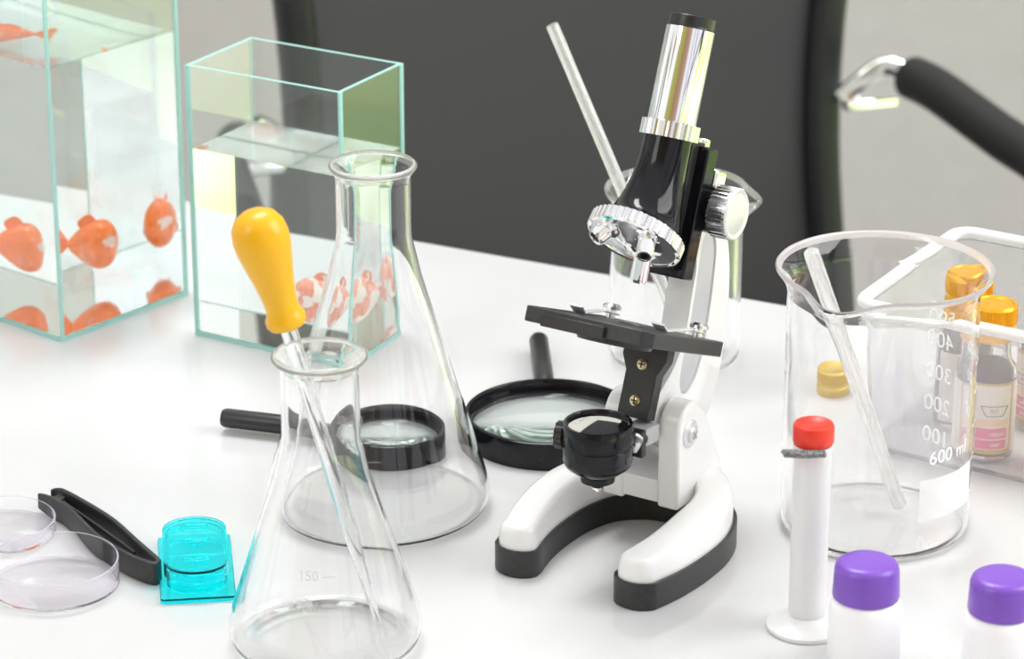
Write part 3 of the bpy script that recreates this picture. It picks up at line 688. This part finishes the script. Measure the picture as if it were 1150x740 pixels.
# ------------------------------------------------------------------ petri dishes
def petri(label, x, y, R, H, th):
    t = thing('petri_dish', label, 'petri dish', (x, y, ZT))
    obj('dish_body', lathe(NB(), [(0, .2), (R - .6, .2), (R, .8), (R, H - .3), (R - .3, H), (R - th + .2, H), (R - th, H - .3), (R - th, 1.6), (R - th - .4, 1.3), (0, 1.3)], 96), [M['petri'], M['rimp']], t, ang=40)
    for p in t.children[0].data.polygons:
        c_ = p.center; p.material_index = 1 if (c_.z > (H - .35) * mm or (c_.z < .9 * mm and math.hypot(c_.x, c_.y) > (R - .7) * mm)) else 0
    return t
petri('clear petri dish in front at the left edge, nearer the camera', -.2088, 1.3200, 29.5, 13, .8)
petri('shallow clear petri dish behind, partly cut by the left edge', -.2415, 1.3745, 26.0, 8, .8)

# ------------------------------------------------------------------ tweezers
t = thing('tweezers', 'black plastic tweezers lying on edge behind the petri dishes', 'tweezers', (-.195, 1.36, ZT))
def wpath(P_): return [(x * 1000 + 195, y * 1000 - 1360, 6) for x, y in P_]
back = cr(wpath([(-.2210, 1.4030), (-.2160, 1.4005), (-.2059, 1.3898), (-.1881, 1.3677), (-.1740, 1.3440), (-.1622, 1.3243)]), 6)
front = cr(wpath([(-.2263, 1.3985), (-.2185, 1.3905), (-.2090, 1.3785), (-.192, 1.3481), (-.1763, 1.3290), (-.1668, 1.3208)]), 6)
obj('arm', sweep(NB(), back, rrect(11.2, 2.4, .8, 3), [min(1, .7 + i * .05) for i in range(len(back))]), M['rubber'], t, ang=50)
obj('arm', sweep(NB(), front, rrect(11.2, 2.4, .8, 3), [min(1, .7 + i * .05) for i in range(len(front))]), M['rubber'], t, ang=50)
bend = cr(wpath([(-.1622, 1.3243), (-.1612, 1.3212), (-.1630, 1.3190), (-.1668, 1.3208)]), 6)
obj('bend', sweep(NB(), bend, rrect(11.2, 2.6, .8, 3)), M['rubber'], t, ang=50)
obj('spring_web', sweep(NB(), cr(wpath([(-.2155, 1.3955), (-.2075, 1.3840), (-.1930, 1.3640), (-.1740, 1.3370)]), 6), rrect(5, 1.4, .5, 3)), M['rubber'], t, ang=50)
obj('tip_spacer', box(NB(), (-.2165 * 1000 + 195, 1395.5 - 1360, 6), (5.5, 5, 7), Matrix.Rotation(.75, 3, 'Z')), M['rubber'], t, bevel=.6)

# ------------------------------------------------------------------ cyan hatchery
t = thing('hatchery_dish', 'transparent cyan plastic dish on a square base beside the tweezers', 'plastic dish', (-.1455, 1.3335, ZT), math.radians(7))
obj('base_plate', prism(NB(), rrect(34, 67, 1.8, 4), .2, 2.6), M['tint'], t, bevel=.5)
def stad(w_, l_, n=14):
    r = w_ / 2; c_ = l_ / 2 - r
    return [(r * math.cos(math.radians(180 * i / n)), c_ + r * .9 * math.sin(math.radians(180 * i / n))) for i in range(n + 1)] + [(-r * math.cos(math.radians(180 * i / n)), -c_ - r * .9 * math.sin(math.radians(180 * i / n))) for i in range(n + 1)]
def ringwall(bm, o_, i_, z0, z1):
    n = len(o_); a, b_, c_, d_ = [[bm.verts.new((x, y, z)) for x, y in P_] for P_, z in ((o_, z0), (o_, z1), (i_, z1), (i_, z0))]
    for P_, Q_ in ((a, b_), (b_, c_), (c_, d_), (d_, a)):
        for i in range(n): bm.faces.new((P_[i], P_[(i + 1) % n], Q_[(i + 1) % n], Q_[i]))
    return bm
obj('dish_wall', ringwall(NB(), stad(27.5, 60), stad(25.3, 57.8), 2.7, 11), M['tint'], t, ang=40)
obj('lid_rim', ringwall(NB(), stad(29.6, 62.5), stad(27.9, 60.8), 7.5, 14.2), M['tint'], t, ang=40)
obj('lid', prism(NB(), stad(27.7, 60.6), 12.3, 13.6), M['tint'], t, ang=40)
for y in (-10, 10): obj('partition', box(NB(), (0, y, 7), (25, 1.3, 8)), M['tint'], t, bevel=.2)
for y in (-17, 3, 19): obj('finger_rib', sweep(NB(), [(-6, y + .8, 14.2), (-3, y, 14.3), (0, y - .4, 14.4), (3, y, 14.3), (6, y + .8, 14.2)], rrect(1.2, 1.6, .4, 2)), M['tint'], t)

# ------------------------------------------------------------------ measuring cylinder with a red stopper
t = thing('measuring_cylinder', 'milky clear plastic cylinder on a round foot under the red stopper', 'measuring cylinder', (.1308, 1.2769, ZT))
obj('foot', lathe(NB(), [(0, .2), (17.6, .2), (18.2, 1.0), (18.0, 2.2), (15, 3.4), (10, 5), (8.6, 7), (0, 7)], 64), M['frost'], t, ang=50)
obj('cylinder', lathe(NB(), [(0, 7.1), (8.3, 7.1), (8.3, 86), (8.9, 88.6), (8.5, 89), (7.6, 88.4), (7.3, 86), (7.3, 8.5), (0, 8.5)], 56), M['frost'], t, ang=50)
tp = []
for i in range(90):
    s_ = i / 89; tp.append((-13.5 + 17.5 * s_, -9.8 + 2.2 * abs(s_ - .5) + .9 * math.cos(i * .9), 88 + .9 * math.sin(i * .9)))  # unidentified dark grey coiled strand beside the cylinder rim
tw = obj('rim_coil', tube(NB(), tp, 1.15, 10), M['greycoil'], t); tw['label'] = 'dark grey coiled strand at the rim'
t = thing('stopper', 'bright red stopper plugging the milky plastic cylinder', 'stopper', (.1308, 1.2769, ZT + .0895))
obj('cap', lathe(NB(), [(0, .2), (8.7, .2), (9.0, .8), (9.0, 7.8), (8.4, 8.9), (7.2, 9.0), (6.4, 8.3), (0, 8.1)], 56), M['red'], t, ang=50)
pl = obj('plug', lathe(NB(), [(0, -12), (6.4, -12), (7.0, -11), (7.1, .1), (0, .1)], 48), M['redclear'], t, ang=50); pl['label'] = 'translucent red plug'

# ------------------------------------------------------------------ white bottles with purple caps
def purple_bottle(label, x, y):
    t = thing('small_bottle', label, 'bottle', (x, y, ZT), 0, None)
    obj('body', lathe(NB(), [(0, .2), (15, .2), (15.8, 1.4), (15.8, 28), (15.2, 31), (14.0, 33), (13, 33.6), (0, 33.6)], 56), M['whiteplastic'], t, ang=50)
    obj('cap', lathe(NB(), [(0, 33.8), (14.3, 33.8), (14.5, 34.6), (14.0, 46.5), (13.2, 48.8), (11.4, 50), (9, 50.3), (0, 50.4)], 64), M['purple'], t, ang=50)
purple_bottle('white bottle with a purple cap just in front of the large beaker', .1521, 1.2401)
purple_bottle('white bottle with a purple cap at the bottom right corner', .2084, 1.2262)

# ------------------------------------------------------------------ loose gold cap
def ribbed_cap(t, z0, R, H, mat, name='cap'):
    bm = NB(); lathe(bm, [(0, z0 + .1), (R * .97, z0 + .1), (R, z0 + .8), (R, z0 + H * .30), (R * .93, z0 + H * .36), (R * .93, z0 + H * .44), (R * .99, z0 + H * .50), (R * .99, z0 + H * .52), (0, z0 + H * .52)], 64)
    c_ = obj(name, bm, mat, t, ang=40)
    bm = NB(); gear(bm, R, H * .36, 60, .35, (0, 0, 1), (0, 0, z0 + H * .53)); obj('knurled_band', bm, mat, c_, ang=20)
    obj('cap_top', lathe(NB(), [(R - .3, z0 + H * .89), (R - .1, z0 + H * .93), (R - 1, z0 + H), (R - 2, z0 + H), (R - 2.6, z0 + H * .97), (0, z0 + H * .97), (0, z0 + H * .89)], 64, close=True), mat, c_, ang=40)
    return c_
t = thing('bottle_cap', 'loose gold screw cap standing on the desk behind the large beaker', 'cap', (.1650, 1.5509, ZT))
ribbed_cap(t, 0, 10.2, 13.5, M['goldpale'], 'screw_ring')

# ------------------------------------------------------------------ tray with bottles
YT = math.radians(-31.5)
t = thing('plastic_tray', 'clear plastic tray with a thick rolled rim holding the small bottles', 'tray', (.1711, 1.4760, ZT), YT)
W_, D_, H_ = 215, 122, 75
def trl(z, ins):
    k = (1 - z / H_) * 4 + ins
    return [(x + W_ / 2, y + D_ / 2) for x, y in rrect(W_ - 2 * k, D_ - 2 * k, 9 - min(ins, 2), 6)]
bm = NB(); lv = [trl(.3, 0), trl(H_, 0), trl(H_, 1.6), trl(2.2, 1.6)]; zs_ = [.3, H_, H_, 2.2]
V_ = [[bm.verts.new((x, y, z)) for x, y in P_] for P_, z in zip(lv, zs_)]
n = len(V_[0])
for P_, Q_ in zip(V_, V_[1:]):
    for i in range(n): bm.faces.new((P_[i], P_[(i + 1) % n], Q_[(i + 1) % n], Q_[i]))
bm.faces.new(V_[0][::-1]); bm.faces.new(V_[-1])
obj('tray_body', bm, M['tray'], t, ang=50)
rp = trl(H_, -.8) ; rp = rp + rp[:1]
bm = NB(); rings = []
for i in range(n):
    a = Vector((*rp[i - 1 if i else n - 1], 0)); b_ = Vector((*rp[i + 1], 0)); tt = (b_ - a).normalized(); nn = Vector((tt.y, -tt.x, 0)); c_ = Vector((*rp[i], H_ + 3.1))
    rings.append([bm.verts.new(c_ + nn * (3.6 * math.cos(2 * PI * k / 12)) + Vector((0, 0, 3.0 * math.sin(2 * PI * k / 12)))) for k in range(12)])
for i in range(n):
    P_, Q_ = rings[i], rings[(i + 1) % n]
    for k in range(12): bm.faces.new((P_[k], P_[(k + 1) % 12], Q_[(k + 1) % 12], Q_[k]))
rm = obj('tray_rim', bm, M['frost'], t, ang=60); rm['label'] = 'milky white rolled rim'

def vial(label, x, y, labelmats, turn=0, liq=M['liquid'], Rb=13.0, zc=57):
    t = thing('gold_capped_bottle', label, 'bottle', (x, y, ZT + .0024), turn)
    prof = [(0, .3), (Rb - 1.2, .3), (Rb, 1.6), (Rb, 44), (Rb - .8, 47.5), (Rb - 3.4, 51.5), (9.2, 54), (8.9, 64), (7.8, 64), (7.9, 55), (Rb - 4.2, 50.5), (Rb - 1.8, 46.8), (Rb - 1.2, 44), (Rb - 1.2, 3.2), (Rb - 2.4, 2.4), (0, 2.4)]
    obj('bottle_body', lathe(NB(), prof, 56), M['bottle'], t, ang=50)
    Ri = Rb - 1.26
    obj('liquid', lathe(NB(), [(0, 2.5), (Ri - 1.2, 2.5), (Ri, 3.4), (Ri, 44), (Ri - .6, 46.8), (Ri - 2.0, 49), (0, 49)], 48), liq, t, ang=50)
    ribbed_cap(t, 62, 11.4, 18, M['gold'])
    Rl = Rb + .08
    bg, fr_, z0, z1 = labelmats
    lb = obj('paper_label', patch(Rl, -120, 120, z0, z1, .12, 40), bg, t)
    if fr_:
        for a0, a1, zz0, zz1 in ((-52, 42, z1 - 1.2, z1), (-52, 42, z0, z0 + 2.4), (-52, -46, z0, z1), (34, 42, z0, z1)):
            obj('label_border', patch(Rl + .13, a0, a1, zz0, zz1, .06, 16), M['labelgold'], lb)
        obj('label_stripe', patch(Rl + .13, -44, 26, 12.8, 18.4, .06, 16), M['pink'], lb)
        obj('label_stripe', patch(Rl + .13, -44, 26, 7.4, 12.1, .06, 16), M['pink'], lb)
        obj('label_stripe', patch(Rl + .13, -44, 30, 19.4, 23, .06, 16), M['peach'], lb)
        obj('label_text', text_bm('olour', 3.6, cylwrap(Rl + .25, 6, 15.4), .06), M['print'], lb)
        obj('label_text', text_bm('our', 3.4, cylwrap(Rl + .25, 0, 9.8), .06), M['print'], lb)
        wr = cylwrap(Rl + .2, -4, 27.5)
        q = [(-7, 2.6), (7, 2.6), (4.2, -2.6), (-4.2, -2.6), (-7, 2.6)]
        bm = NB()
        for a, b_ in zip(q, q[1:]):
            pts = [Vector(wr(a[0] + (b_[0] - a[0]) * k / 6, a[1] + (b_[1] - a[1]) * k / 6, .1)) for k in range(7)]
            tube(bm, pts, .22, 6)
        obj('label_emblem', bm, M['ink'], lb)
        obj('label_text', text_bm('RST', 2.6, wr, .06), M['ink'], lb)
    return t
cream = (M['label'], True, 4.5, 42)
vial('gold-capped bottle with pink-striped label at the front of the tray', .2365, 1.4645, cream, math.radians(8))
vial('gold-capped bottle standing directly behind the pink-labelled one', .2303, 1.5040, cream, math.radians(60))
vial('gold-capped bottle at the right edge, behind the yellow-labelled one', .2685, 1.5000, cream, math.radians(-50))
vial('bottle with a yellow-green label at the right edge of the tray',   .2665, 1.4440, (M['yglabel'], False, 8, 47), 0, M['orangeliq'])
